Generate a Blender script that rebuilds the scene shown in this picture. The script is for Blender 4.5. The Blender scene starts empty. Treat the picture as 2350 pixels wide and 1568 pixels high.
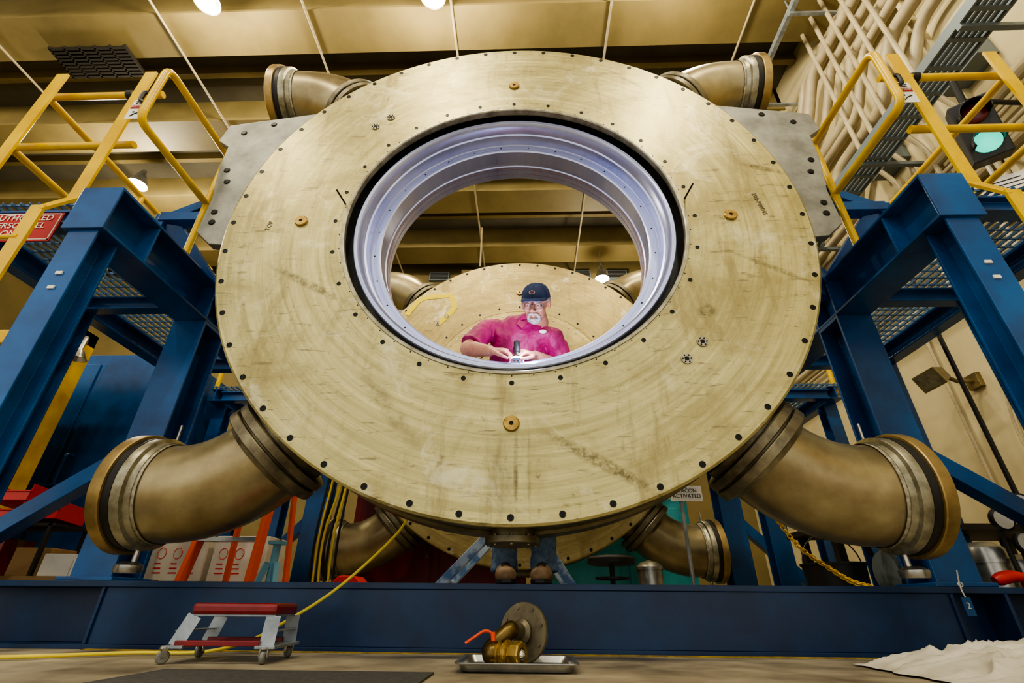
import bpy, bmesh, math, random
from mathutils import Vector, Matrix, Euler, noise
random.seed(4)
R=math.radians
SC=bpy.context.scene
# ------------------------------------------------------------------ helpers
def lin(c):
    return tuple(((x/12.92) if x<=0.04045 else ((x+0.055)/1.055)**2.4) for x in c)
def mat(name,col,metal=0.0,rough=0.5,col2=None,scale=4.0,detail=6,stretch=(1,1,1),bump=0.0,lo=0.35,hi=0.65,rough2=None,emit=0,spec=None,alpha=None,trans=None):
    m=bpy.data.materials.new(name); m.use_nodes=True
    nt=m.node_tree; N=nt.nodes; L=nt.links
    b=N['Principled BSDF']
    c=lin(col)+(1,)
    b.inputs['Base Color'].default_value=c
    b.inputs['Metallic'].default_value=metal
    b.inputs['Roughness'].default_value=rough
    if trans is not None: b.inputs['Transmission Weight'].default_value=trans
    if alpha is not None: b.inputs['Alpha'].default_value=alpha
    if emit:
        b.inputs['Emission Color'].default_value=c; b.inputs['Emission Strength'].default_value=emit
    if col2 is not None or bump:
        tc=N.new('ShaderNodeTexCoord'); mp=N.new('ShaderNodeMapping'); mp.inputs['Scale'].default_value=stretch
        L.new(tc.outputs['Object'],mp.inputs['Vector'])
        nz=N.new('ShaderNodeTexNoise'); nz.inputs['Scale'].default_value=scale; nz.inputs['Detail'].default_value=detail
        nz.inputs['Roughness'].default_value=0.62
        L.new(mp.outputs[0],nz.inputs['Vector'])
        if col2 is not None:
            cr=N.new('ShaderNodeValToRGB'); cr.color_ramp.elements[0].position=lo; cr.color_ramp.elements[1].position=hi
            cr.color_ramp.elements[0].color=lin(col2)+(1,); cr.color_ramp.elements[1].color=c
            L.new(nz.outputs['Fac'],cr.inputs[0]); L.new(cr.outputs[0],b.inputs['Base Color'])
        if rough2 is not None:
            mr=N.new('ShaderNodeMapRange'); mr.inputs['To Min'].default_value=rough2; mr.inputs['To Max'].default_value=rough
            mr.inputs['From Min'].default_value=0.3; mr.inputs['From Max'].default_value=0.7
            L.new(nz.outputs['Fac'],mr.inputs[0]); L.new(mr.outputs[0],b.inputs['Roughness'])
        if bump:
            bp=N.new('ShaderNodeBump'); bp.inputs['Strength'].default_value=bump; bp.inputs['Distance'].default_value=0.01
            L.new(nz.outputs['Fac'],bp.inputs['Height']); L.new(bp.outputs[0],b.inputs['Normal'])
    return m
def polar_mat(name,cols,metal,rough,rs=26,stain=None,bump=0.12,scuffs=()):
    m=bpy.data.materials.new(name); m.use_nodes=True
    nt=m.node_tree; N=nt.nodes; L=nt.links; b=N['Principled BSDF']
    tc=N.new('ShaderNodeTexCoord'); sp=N.new('ShaderNodeSeparateXYZ'); L.new(tc.outputs['Object'],sp.inputs[0])
    cx=N.new('ShaderNodeCombineXYZ'); L.new(sp.outputs['X'],cx.inputs[0]); L.new(sp.outputs['Z'],cx.inputs[1])
    ln=N.new('ShaderNodeVectorMath'); ln.operation='LENGTH'; L.new(cx.outputs[0],ln.inputs[0])
    nm=N.new('ShaderNodeVectorMath'); nm.operation='NORMALIZE'; L.new(cx.outputs[0],nm.inputs[0])
    s2=N.new('ShaderNodeSeparateXYZ'); L.new(nm.outputs[0],s2.inputs[0])
    mu=N.new('ShaderNodeMath'); mu.operation='MULTIPLY'; mu.inputs[1].default_value=rs; L.new(ln.outputs['Value'],mu.inputs[0])
    c2=N.new('ShaderNodeCombineXYZ'); L.new(s2.outputs[0],c2.inputs[0]); L.new(s2.outputs[1],c2.inputs[1]); L.new(mu.outputs[0],c2.inputs[2])
    nz=N.new('ShaderNodeTexNoise'); nz.inputs['Scale'].default_value=1.6; nz.inputs['Detail'].default_value=8; nz.inputs['Roughness'].default_value=0.7
    L.new(c2.outputs[0],nz.inputs['Vector'])
    cr=N.new('ShaderNodeValToRGB'); cr.color_ramp.elements[0].position=0.3; cr.color_ramp.elements[1].position=0.7
    cr.color_ramp.elements[0].color=lin(cols[0])+(1,); cr.color_ramp.elements[1].color=lin(cols[1])+(1,)
    L.new(nz.outputs['Fac'],cr.inputs[0])
    out=cr.outputs[0]
    def layer(out,scale,stretch,rot,p0,p1,amt,col,dist=0.0,detail=9,rg=.72):
        n2=N.new('ShaderNodeTexNoise'); n2.inputs['Scale'].default_value=scale; n2.inputs['Detail'].default_value=detail; n2.inputs['Roughness'].default_value=rg
        n2.inputs['Distortion'].default_value=dist
        mp=N.new('ShaderNodeMapping'); mp.inputs['Scale'].default_value=stretch; mp.inputs['Rotation'].default_value=rot
        L.new(tc.outputs['Object'],mp.inputs[0]); L.new(mp.outputs[0],n2.inputs['Vector'])
        r2=N.new('ShaderNodeValToRGB'); r2.color_ramp.elements[0].position=p0; r2.color_ramp.elements[1].position=p1
        r2.color_ramp.elements[0].color=(0,0,0,1); r2.color_ramp.elements[1].color=(amt,amt,amt,1)
        L.new(n2.outputs['Fac'],r2.inputs[0])
        mx=N.new('ShaderNodeMixRGB'); mx.inputs[2].default_value=lin(col)+(1,)
        L.new(r2.outputs[0],mx.inputs[0]); L.new(out,mx.inputs[1]); return mx.outputs[0]
    if stain:
        out=layer(out,1.7,(1,1,1),(0,0,0),.44,.64,.85,stain,.8)
        out=layer(out,2.0,(3.2,1,.5),(0,0,0),.54,.66,.6,(.50,.44,.28),.3)
        out=layer(out,4,(1,1,7),(0,.62,0),.58,.64,.6,(.38,.34,.24),.2)
        out=layer(out,9,(1,1,8),(0,-.35,0),.59,.65,.6,(.34,.31,.23))
        out=layer(out,14,(1,1,1),(0,0,0),.62,.68,.6,(.34,.31,.22),.5)
        out=layer(out,2.6,(1,1,1),(0,.3,0),.56,.67,.5,(.88,.86,.74),1.2)
    for (x,z,hl,w,ang,amt,sc) in scuffs:
        mp=N.new('ShaderNodeMapping'); mp.vector_type='TEXTURE'
        mp.inputs['Location'].default_value=(x,0,z); mp.inputs['Rotation'].default_value=(0,R(-ang),0); mp.inputs['Scale'].default_value=(hl,50,w)
        L.new(tc.outputs['Object'],mp.inputs[0])
        gr=N.new('ShaderNodeTexGradient'); gr.gradient_type='SPHERICAL'; L.new(mp.outputs[0],gr.inputs[0])
        rr=N.new('ShaderNodeValToRGB'); rr.color_ramp.elements[0].position=.02; rr.color_ramp.elements[1].position=.55
        L.new(gr.outputs['Fac'],rr.inputs[0])
        n4=N.new('ShaderNodeTexNoise'); n4.inputs['Scale'].default_value=sc; n4.inputs['Detail'].default_value=8; n4.inputs['Roughness'].default_value=.75
        L.new(tc.outputs['Object'],n4.inputs['Vector'])
        r4=N.new('ShaderNodeValToRGB'); r4.color_ramp.elements[0].position=.42; r4.color_ramp.elements[1].position=.58
        r4.color_ramp.elements[0].color=(.1,.1,.1,1); r4.color_ramp.elements[1].color=(amt,amt,amt,1); L.new(n4.outputs['Fac'],r4.inputs[0])
        ml=N.new('ShaderNodeMath'); ml.operation='MULTIPLY'; L.new(rr.outputs[0],ml.inputs[0]); L.new(r4.outputs[0],ml.inputs[1])
        mx=N.new('ShaderNodeMixRGB'); mx.inputs[2].default_value=lin((.36,.32,.22))+(1,)
        L.new(ml.outputs[0],mx.inputs[0]); L.new(out,mx.inputs[1]); out=mx.outputs[0]
    L.new(out,b.inputs['Base Color'])
    b.inputs['Metallic'].default_value=metal
    mr=N.new('ShaderNodeMapRange'); mr.inputs['To Min'].default_value=rough-0.07; mr.inputs['To Max'].default_value=rough+0.1
    L.new(nz.outputs['Fac'],mr.inputs[0]); L.new(mr.outputs[0],b.inputs['Roughness'])
    bp=N.new('ShaderNodeBump'); bp.inputs['Strength'].default_value=bump; bp.inputs['Distance'].default_value=0.004
    L.new(nz.outputs['Fac'],bp.inputs['Height']); L.new(bp.outputs[0],b.inputs['Normal'])
    return m

GROUPS=[]
def G(name):
    e=bpy.data.objects.new(name,None); SC.collection.objects.link(e); e.empty_display_size=0.1
    GROUPS.append(e); return e
def mk(name,verts,faces,m,parent=None,smooth=True,ang=35,loc=None,bevel=0):
    me=bpy.data.meshes.new(name); me.from_pydata([tuple(v) for v in verts],[],faces); me.validate(); me.update()
    bm=bmesh.new(); bm.from_mesh(me); bmesh.ops.recalc_face_normals(bm,faces=bm.faces); bm.to_mesh(me); bm.free()
    if m: me.materials.append(m)
    if smooth:
        me.polygons.foreach_set('use_smooth',[True]*len(me.polygons)); me.set_sharp_from_angle(angle=R(ang))
    o=bpy.data.objects.new(name,me); SC.collection.objects.link(o)
    if loc: o.location=loc
    if parent: o.parent=parent
    if bevel:
        b=o.modifiers.new('bev','BEVEL'); b.width=bevel; b.segments=2; b.limit_method='ANGLE'; b.angle_limit=R(40)
    return o
class Acc:
    """accumulate geometry for one mesh"""
    def __init__(s): s.v=[]; s.f=[]
    def add(s,v,f):
        n=len(s.v); s.v+= [Vector(p) for p in v]; s.f+=[tuple(i+n for i in q) for q in f]; return s
    def box(s,x,y,z,M=None):
        v=[Vector((a,b,c)) for a in x for b in y for c in z]
        if M: v=[M@p for p in v]
        return s.add(v,[(0,1,3,2),(4,6,7,5),(0,4,5,1),(2,3,7,6),(0,2,6,4),(1,5,7,3)])
    def sweep(s,pts,r,segs=12,side=None,caps=True,closed=False):
        P=[Vector(p) for p in pts]; n=len(P); prev=None; vs=[]
        for i,p in enumerate(P):
            if closed: t=(P[(i+1)%n]-P[i-1])
            else: t=(P[min(i+1,n-1)]-P[max(i-1,0)])
            t.normalize()
            if side is not None:
                u=Vector(side)-t*Vector(side).dot(t)
            elif prev is None:
                a=Vector((0,0,1)) if abs(t.z)<0.9 else Vector((1,0,0)); u=a-t*a.dot(t)
            else: u=prev-t*prev.dot(t)
            u.normalize(); prev=u; w=t.cross(u)
            rr=r[i] if isinstance(r,(list,)) else r
            ra,rb=(rr if isinstance(rr,tuple) else (rr,rr))
            for k in range(segs):
                a=2*math.pi*k/segs
                vs.append(p+u*ra*math.cos(a)+w*rb*math.sin(a))
        fs=[]
        m=n if closed else n-1
        for i in range(m):
            j=(i+1)%n
            for k in range(segs):
                k2=(k+1)%segs
                fs.append((i*segs+k,i*segs+k2,j*segs+k2,j*segs+k))
        if caps and not closed:
            fs.append(tuple(range(segs))[::-1]); fs.append(tuple((n-1)*segs+k for k in range(segs)))
        return s.add(vs,fs)
    def lathe(s,prof,o=(0,0,0),axis=(0,1,0),segs=48,closed=False):
        ax=Vector(axis).normalized(); a=Vector((0,0,1)) if abs(ax.z)<0.9 else Vector((1,0,0))
        u=(a-ax*a.dot(ax)).normalized(); w=ax.cross(u); O=Vector(o); vs=[]
        for (r,h) in prof:
            for k in range(segs):
                t=2*math.pi*k/segs; vs.append(O+ax*h+(u*math.cos(t)+w*math.sin(t))*r)
        n=len(prof); fs=[]
        for i in range(n if closed else n-1):
            j=(i+1)%n
            for k in range(segs):
                k2=(k+1)%segs; fs.append((i*segs+k,i*segs+k2,j*segs+k2,j*segs+k))
        return s.add(vs,fs)
    def cyl(s,p0,p1,r,segs=16):
        return s.sweep([p0,p1],r,segs)
    def ell(s,c,rad,M=None,seg=16,rings=12):
        vs=[];fs=[]
        for i in range(rings+1):
            ph=math.pi*i/rings
            for k in range(seg):
                t=2*math.pi*k/seg
                v=Vector((rad[0]*math.sin(ph)*math.cos(t),rad[1]*math.sin(ph)*math.sin(t),rad[2]*math.cos(ph)))
                if M: v=M@v
                vs.append(Vector(c)+v)
        for i in range(rings):
            for k in range(seg):
                k2=(k+1)%seg; fs.append((i*seg+k,i*seg+k2,(i+1)*seg+k2,(i+1)*seg+k))
        return s.add(vs,fs)
    def prism(s,prof,p0,p1,up=(0,0,1)):
        p0=Vector(p0);p1=Vector(p1);t=(p1-p0).normalized();U=Vector(up);U=(U-t*U.dot(t)).normalized();W=t.cross(U)
        n=len(prof); vs=[p0+W*a+U*b for a,b in prof]+[p1+W*a+U*b for a,b in prof]
        fs=[(i,(i+1)%n,n+(i+1)%n,n+i) for i in range(n)]+[tuple(range(n))[::-1],tuple(range(n,2*n))]
        return s.add(vs,fs)
    def ibeam(s,p0,p1,w,h,tf=0.014,tw=0.01,up=(0,0,1)):
        a=w/2;b=h/2;c=tw/2
        return s.prism([(-a,-b),(a,-b),(a,-b+tf),(c,-b+tf),(c,b-tf),(a,b-tf),(a,b),(-a,b),(-a,b-tf),(-c,b-tf),(-c,-b+tf),(-a,-b+tf)],p0,p1,up)
    def bar(s,p0,p1,w,h,up=(0,0,1)):
        a=w/2;b=h/2
        return s.prism([(-a,-b),(a,-b),(a,b),(-a,b)],p0,p1,up)
    def capsule(s,p0,p1,r0,r1,segs=12):
        s.sweep([p0,p1],[r0,r1],segs); s.ell(p0,(r0,)*3,seg=segs,rings=8); s.ell(p1,(r1,)*3,seg=segs,rings=8); return s
    def out(s,name,m,parent=None,**k): return mk(name,s.v,s.f,m,parent,**k)
def blob(name,acc,m,parent,voxel=0.006,sm=4,M=None,wr=None):
    o=mk(name,acc.v,acc.f,m,parent,smooth=True)
    r=o.modifiers.new('rm','REMESH'); r.mode='VOXEL'; r.voxel_size=voxel; r.use_smooth_shade=True
    s=o.modifiers.new('sm','SMOOTH'); s.factor=0.5; s.iterations=sm
    if wr:
        t=bpy.data.textures.new(name+'_folds','CLOUDS'); t.noise_scale=wr[0]; t.noise_depth=2
        d=o.modifiers.new('folds','DISPLACE'); d.texture=t; d.strength=wr[1]; d.mid_level=.5; d.texture_coords='LOCAL'
    if M: o.matrix_world=M
    return o
def arc(c,r,a0,a1,n,plane='xz'):
    out=[]
    for i in range(n+1):
        a=a0+(a1-a0)*i/n
        if plane=='xz': out.append((c[0]+r*math.cos(a),c[1],c[2]+r*math.sin(a)))
        elif plane=='yz': out.append((c[0],c[1]+r*math.cos(a),c[2]+r*math.sin(a)))
        else: out.append((c[0]+r*math.cos(a),c[1]+r*math.sin(a),c[2]))
    return out
def rounded(pts,rad,n=6):
    P=[Vector(p) for p in pts]; out=[P[0]]
    for i in range(1,len(P)-1):
        a=(P[i-1]-P[i]);b=(P[i+1]-P[i]); d=min(rad,a.length*.45,b.length*.45)
        s=P[i]+a.normalized()*d;e=P[i]+b.normalized()*d
        for k in range(n+1):
            t=k/n; out.append(s*(1-t)**2+P[i]*2*t*(1-t)+e*t*t)
    out.append(P[-1]); return out
def smoothpath(pts,n=8):
    P=[Vector(p) for p in pts]; out=[]
    for i in range(len(P)-1):
        p0=P[max(i-1,0)];p1=P[i];p2=P[i+1];p3=P[min(i+2,len(P)-1)]
        for k in range(n):
            t=k/n
            out.append(0.5*((2*p1)+(p2-p0)*t+(2*p0-5*p1+4*p2-p3)*t*t+(-p0+3*p1-3*p2+p3)*t**3))
    out.append(P[-1]); return out
def text(name,body,size,loc,rot,m,parent,align='CENTER'):
    c=bpy.data.curves.new(name,'FONT'); c.body=body; c.size=size; c.align_x=align; c.align_y='CENTER'; c.extrude=0.0008
    c.materials.append(m)
    o=bpy.data.objects.new(name,c); SC.collection.objects.link(o); o.location=loc; o.rotation_euler=rot; o.parent=parent
    return o

# ------------------------------------------------------------------ materials
SCUFFS=((.37,-1.36,.34,.035,-29,.85,30),(.02,-1.38,.012,.26,0,.8,6),(.075,-1.40,.010,.22,0,.6,6),(-.04,-1.42,.08,.2,0,.35,8),(-1.07,-.43,.32,.03,-28,.75,30),
        (1.46,.36,.16,.025,-20,.85,30),(1.33,-.36,.26,.022,-30,.6,30),(-.55,-1.12,.3,.05,-50,.5,12),(.95,-.62,.06,.05,20,.8,25),(.75,1.25,.25,.02,-45,.5,25),(-1.35,.1,.05,.25,15,.4,14))
m_face=polar_mat('brushed_bronze',((.62,.58,.38),(.83,.79,.57)),0.60,0.36,26,stain=(.58,.53,.34),scuffs=SCUFFS)
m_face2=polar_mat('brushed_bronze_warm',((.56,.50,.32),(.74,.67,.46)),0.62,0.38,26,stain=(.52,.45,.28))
m_rimb=mat('bronze_rim',(.46,.43,.31),0.7,0.42,(.32,.29,.21),5,bump=.1)
m_steel=polar_mat('machined_steel',((.62,.65,.86),(.82,.85,.97)),0.7,0.28,60,bump=.08)  # bluish tint puts the inspection lamp's cool light into the steel colour
m_groove=mat('dark_groove',(.20,.20,.19),0.6,0.4,(.10,.10,.10),9)
m_pipe=mat('bronze_pipe',(.71,.66,.51),0.66,0.38,(.50,.44,.32),2.4,9,(1,1,1),0.12,rough2=.27)
m_fl=mat('flange_metal',(.56,.53,.43),0.7,0.42,(.36,.33,.27),9,bump=.2)
m_fls=mat('flange_steel',(.70,.68,.59),0.7,0.38,(.48,.46,.38),12,bump=.2)
m_flg=mat('flange_gold',(.71,.61,.40),0.7,0.38,(.55,.46,.29),8)
m_weld=mat('weld_bead',(.78,.76,.68),0.6,0.5,(.52,.49,.41),40,bump=.5)
m_gasket=mat('gasket_black',(.12,.11,.10),0.1,0.5)
m_plug=mat('brass_plug',(.72,.60,.33),0.8,0.3,(.55,.44,.22),30)
m_bolt=mat('bolt_dark',(.08,.08,.08),0.6,0.4)
m_plate=mat('bracket_steel',(.62,.62,.58),0.45,0.5,(.46,.46,.43),6,8,bump=.15)
m_blue=mat('blue_paint',(.03,.34,.60),0.1,0.28,(.02,.23,.44),3,bump=.08)
m_dblue=mat('dark_blue_paint',(.04,.22,.40),0.1,0.38,(.03,.15,.30),3.5,bump=.1)
m_blue2=mat('light_blue_paint',(.74,.82,.92),0.05,0.5,(.36,.52,.74),14,lo=.4,hi=.55)
m_yel=mat('yellow_paint',(.90,.75,.0),0.0,0.30,(.80,.63,.0),5,bump=.05)
m_grate=mat('grating_steel',(.30,.42,.55),0.3,0.5)
m_ceil=mat('ceiling_panel',(.37,.35,.29),0,0.75,(.31,.29,.24),1.2)
m_ceilb=mat('ceiling_beam',(.50,.44,.27),0,0.6,(.42,.37,.22),1.0)
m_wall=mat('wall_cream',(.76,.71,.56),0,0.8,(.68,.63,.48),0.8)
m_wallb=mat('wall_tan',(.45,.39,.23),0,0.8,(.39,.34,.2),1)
m_floor=mat('floor_concrete',(.66,.62,.53),0,0.55,(.44,.40,.33),3.2,10,bump=.15,rough2=.35)
m_pipew=mat('painted_pipe',(.68,.63,.51),0.0,0.45,(.58,.53,.42),3)
m_gal=mat('galvanized',(.66,.69,.72),0.6,0.4,(.50,.53,.56),8)
m_grey=mat('grey_box',(.42,.46,.48),0.2,0.5)
m_black=mat('black_rubber',(.055,.055,.06),0,0.5)
m_red=mat('red_vinyl',(.52,.07,.12),0,0.35,(.40,.05,.08),8,bump=.1)
m_redp=mat('red_paint',(.80,.12,.07),0,0.4)
m_maroon=mat('maroon_paint',(.50,.04,.07),0,0.45,(.40,.03,.05),2)
m_orange=mat('orange_fiberglass',(.96,.36,.05),0,0.4)
m_white=mat('white_paint',(.88,.87,.84),0,0.6)
m_card=mat('carton_white',(.86,.84,.79),0,0.8,(.78,.75,.69),4)
m_kraft=mat('carton_kraft',(.56,.44,.28),0,0.85)
m_teal=mat('teal_paint',(.30,.80,.84),0,0.45,(.2,.68,.74),3)
m_chrome=mat('chrome',(.8,.8,.78),1,0.15)
m_alu=mat('aluminium',(.74,.74,.72),0.9,0.3,(.58,.58,.57),10)
m_jean=mat('denim',(.42,.52,.64),0,0.85,(.26,.35,.48),30,bump=.2)
m_boot=mat('boot_leather',(.60,.49,.38),0,0.6,(.42,.34,.25),20,bump=.2)
m_shirt=mat('magenta_shirt',(.66,.02,.38),0,0.6,(.52,.02,.29),9,bump=.25)
m_skin=mat('skin',(.74,.52,.42),0,0.5,(.66,.43,.34),20)
m_beard=mat('grey_beard',(.74,.70,.68),0,0.8,(.42,.37,.35),120,bump=.6)
m_cap=mat('navy_cap',(.12,.20,.38),0,0.75,(.08,.14,.28),30)
m_lamp=mat('lamp_glow',(1,.96,.86),0,0.5,emit=90)
m_led=mat('led_glow',(.92,.95,1),0,0.5,emit=8)
m_green=mat('signal_green',(.10,.85,.72),0,0.3,emit=1.6)
m_sred=mat('signal_red',(.35,.05,.05),0,0.3)
m_tape=mat('yellow_tape',(1.0,.90,.0),0,0.6)
m_cloth=mat('drop_cloth',(.82,.80,.74),0,0.9,(.70,.67,.60),6,bump=.3)
m_mat=mat('grey_mat',(.28,.28,.28),0,0.9,(.20,.20,.20),60,bump=.4)
m_hose=mat('yellow_hose',(.88,.80,.22),0,0.4)
m_sheet=mat('brown_sheet_metal',(.55,.49,.34),0.6,0.35,(.36,.32,.22),4,8)
m_signr=mat('sign_red',(.66,.10,.09),0,0.5)
m_dark=mat('dark_grille',(.12,.10,.07),0,0.6)

# ------------------------------------------------------------------ room
a=Acc(); a.box((-14,4.95),(-4,10.9),(-.12,0)); a.out('floor',m_floor,smooth=False)
a=Acc(); a.box((-14,4.95),(-4,10.9),(9.0,9.15)); a.out('ceiling',m_ceil,smooth=False)
a=Acc(); a.box((4.95,5.15),(-4,11.1),(0,9.15))
for y in (3.4,5.9,8.4): a.box((4.87,4.96),(y,y+.06),(0,9))
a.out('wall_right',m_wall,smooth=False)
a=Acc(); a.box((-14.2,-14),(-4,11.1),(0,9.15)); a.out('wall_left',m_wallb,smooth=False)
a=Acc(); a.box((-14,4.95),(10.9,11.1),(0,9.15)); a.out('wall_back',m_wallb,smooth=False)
g=G('ceiling_joists')
for i in range(14):
    y=-1.4+i*0.95; deep=i%2==0
    a=Acc()
    if deep:
        a.box((-13.99,4.94),(y-.30,y+.30),(8.42,8.999)); a.box((-13.99,4.94),(y-.34,y+.34),(8.36,8.42))
    else:
        a.box((-13.99,4.94),(y-.05,y+.05),(8.80,8.999))
    a.out('joist_%d'%i,m_ceilb,g,smooth=False)
g=G('ceiling_conduit_run')
a=Acc()
for x in (-8.7,-5.7,-3.35,-1.05,1.42,3.6):
    a.cyl((x,-3.5,8.33),(x,10.8,8.33),.020,8)
a.cyl((-1.0,9.0,7.2),(-1.0,9.0,8.4),.02,8)
a.out('conduits',m_pipew,g)
g=G('ventilation_grille')
a=Acc();b=Acc()
for x in (-2.35,-.35,.65,1.6,2.6):
    a.box((x-.28,x+.28),(10.80,10.899),(8.15,8.42))
    for k in range(5): b.box((x-.25,x+.25),(10.785,10.80),(8.18+k*.045,8.205+k*.045))
b.out('slats',m_dark,g,smooth=False); a.out('frames',m_grey,g,smooth=False)
g=G('wall_duct'); a=Acc(); a.box((-1.7,-.6),(10.6,10.898),(7.75,8.35)); a.box((-4.5,4.9),(10.7,10.898),(7.55,7.7)); a.out('duct_body',m_wallb,g,smooth=False,bevel=.01)
g=G('ceiling_return_grille')
a=Acc(); 
for k in range(9): a.box((-7.9,-6.6),(4.42+k*.06,4.45+k*.06),(8.30,8.35))
for k in range(6): a.box((-7.9+k*.26,-7.87+k*.26),(4.4,4.95),(8.30,8.35))
a.out('louvres',m_dark,g,smooth=False)

def highbay(x,y,z,e,col=(1,.89,.66)):
    g=G('high_bay_lamp'); a=Acc()
    a.lathe([(.0,.42),(.05,.42),(.07,.30),(.10,.26),(.18,.02),(.19,0),(.17,0),(.09,.24),(.0,.25)],(x,y,z),(0,0,1),24)
    a.cyl((x,y,z+.4),(x,y,8.36),.012,8); a.out('reflector',m_alu,g)
    b=Acc(); b.ell((x,y,z+.05),(.10,.10,.10)); b.out('bulb',m_lamp,g)
    l=bpy.data.lights.new('lamp_light','POINT'); l.energy=e; l.color=col; l.shadow_soft_size=.2
    o=bpy.data.objects.new('lamp_light',l); SC.collection.objects.link(o); o.location=(x,y,z-.15); o.parent=g
highbay(-4.6,3.62,7.95,520); highbay(-1.25,3.62,7.95,520); highbay(-8.1,7.0,7.9,520); highbay(2.0,9.9,7.45,320)
highbay(2.2,3.0,7.95,400); highbay(-4.7,-1.5,7.9,500); highbay(-1.2,-1.5,7.9,580); highbay(2.4,-1.5,7.9,520); highbay(-11,3.0,7.9,380)  # row behind the camera is unseen, added as front fill on the ring

# ------------------------------------------------------------------ big bronze ring assembly
CZ=2.073
def hexbolt(a,x,y,z,r=.011):
    a.lathe([(r*1.35,.0),(r*1.35,-.002),(r*1.0,-.002),(r*1.0,0.0)],(x,y,z),(0,1,0),12)
    a.lathe([(0,-.001),(r*.98,-.001),(r*.98,.01)],(x,y,z),(0,1,0),10)
def elbow(g,sx,sz,Y,tag):
    def Wp(x,z): return Vector((sx*x,Y,CZ+sz*(CZ-z) if sz>0 else z))
    s2=math.sqrt(.5)
    P0=(1.172,.805); d0=(s2,-s2)
    Rb=.58; pts=[]
    for i in range(17):
        t=R(45)*i/16
        dxx=Rb*(math.sin(R(45))-math.sin(R(45)-t)); dzz=-Rb*(math.cos(R(45)-t)-math.cos(R(45)))
        pts.append((P0[0]+dxx,P0[1]+dzz))
    def at(p,d,k): return (p[0]+d[0]*k,p[1]+d[1]*k)
    end=pts[-1]
    a=Acc(); path=[Wp(*at(P0,d0,-.02))]+[Wp(*p) for p in pts]+[Wp(end[0]+.03,end[1])]
    a.sweep(path,.218,48,side=(0,1,0),caps=False); a.out('elbow_'+tag,m_pipe,g)
    ax=(Wp(*at(P0,d0,.1))-Wp(*P0)).normalized(); o=Wp(*P0)
    a=Acc(); a.lathe([(.19,-.26),(.205,-.26),(.205,-.14),(.222,-.125),(.222,-.08)],o,ax,48); a.out('neck_'+tag,m_fl,g)
    a=Acc(); a.lathe([(.2,-.095),(.255,-.095),(.268,-.09),(.268,-.055),(.262,-.05),(.24,-.05),(.24,-.040),(.266,-.040),(.27,-.036),(.27,.0),(.264,.006),(.232,.010),(.222,.03)],o,ax,64); a.out('port_flange_'+tag,m_fl,g)
    ex=Vector((sx,0,0)); e=Wp(*end)
    a=Acc(); a.sweep([e+ex*(.015)+Vector((0,0,0)),e+ex*.032],.224,48,caps=False); a.out('weld_'+tag,m_weld,g)
    a=Acc(); a.lathe([(.218,.03),(.228,.03),(.232,.055),(.248,.06),(.25,.065),(.25,.10),(.2,.10)],e,ex,64); a.out('end_flange_'+tag,m_fls,g)
    a=Acc(); a.lathe([(.2,.101),(.252,.101),(.252,.135),(.2,.135)],e,ex,64); a.out('gasket_'+tag,m_gasket,g)
    a=Acc(); a.lathe([(.2,.136),(.262,.136),(.266,.14),(.266,.185),(.262,.19),(.0,.19)],e,ex,64); a.out('end_cover_'+tag,m_flg,g)
    if sz<0:
        a=Acc(); q=e+ex*.08
        a.cyl(q+Vector((0,0,-.24)),q+Vector((0,0,-.30)),.012,12); a.lathe([(0,0),(.05,0),(.055,.01),(.055,.03),(.03,.045),(0,.045)],q+Vector((0,-.02,-.34)),(0,0,1),24)
        a.cyl(q+Vector((0,0,.24)),q+Vector((0,0,.33)),.007,8)
        a.out('drain_fitting_'+tag,m_alu,g)

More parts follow.
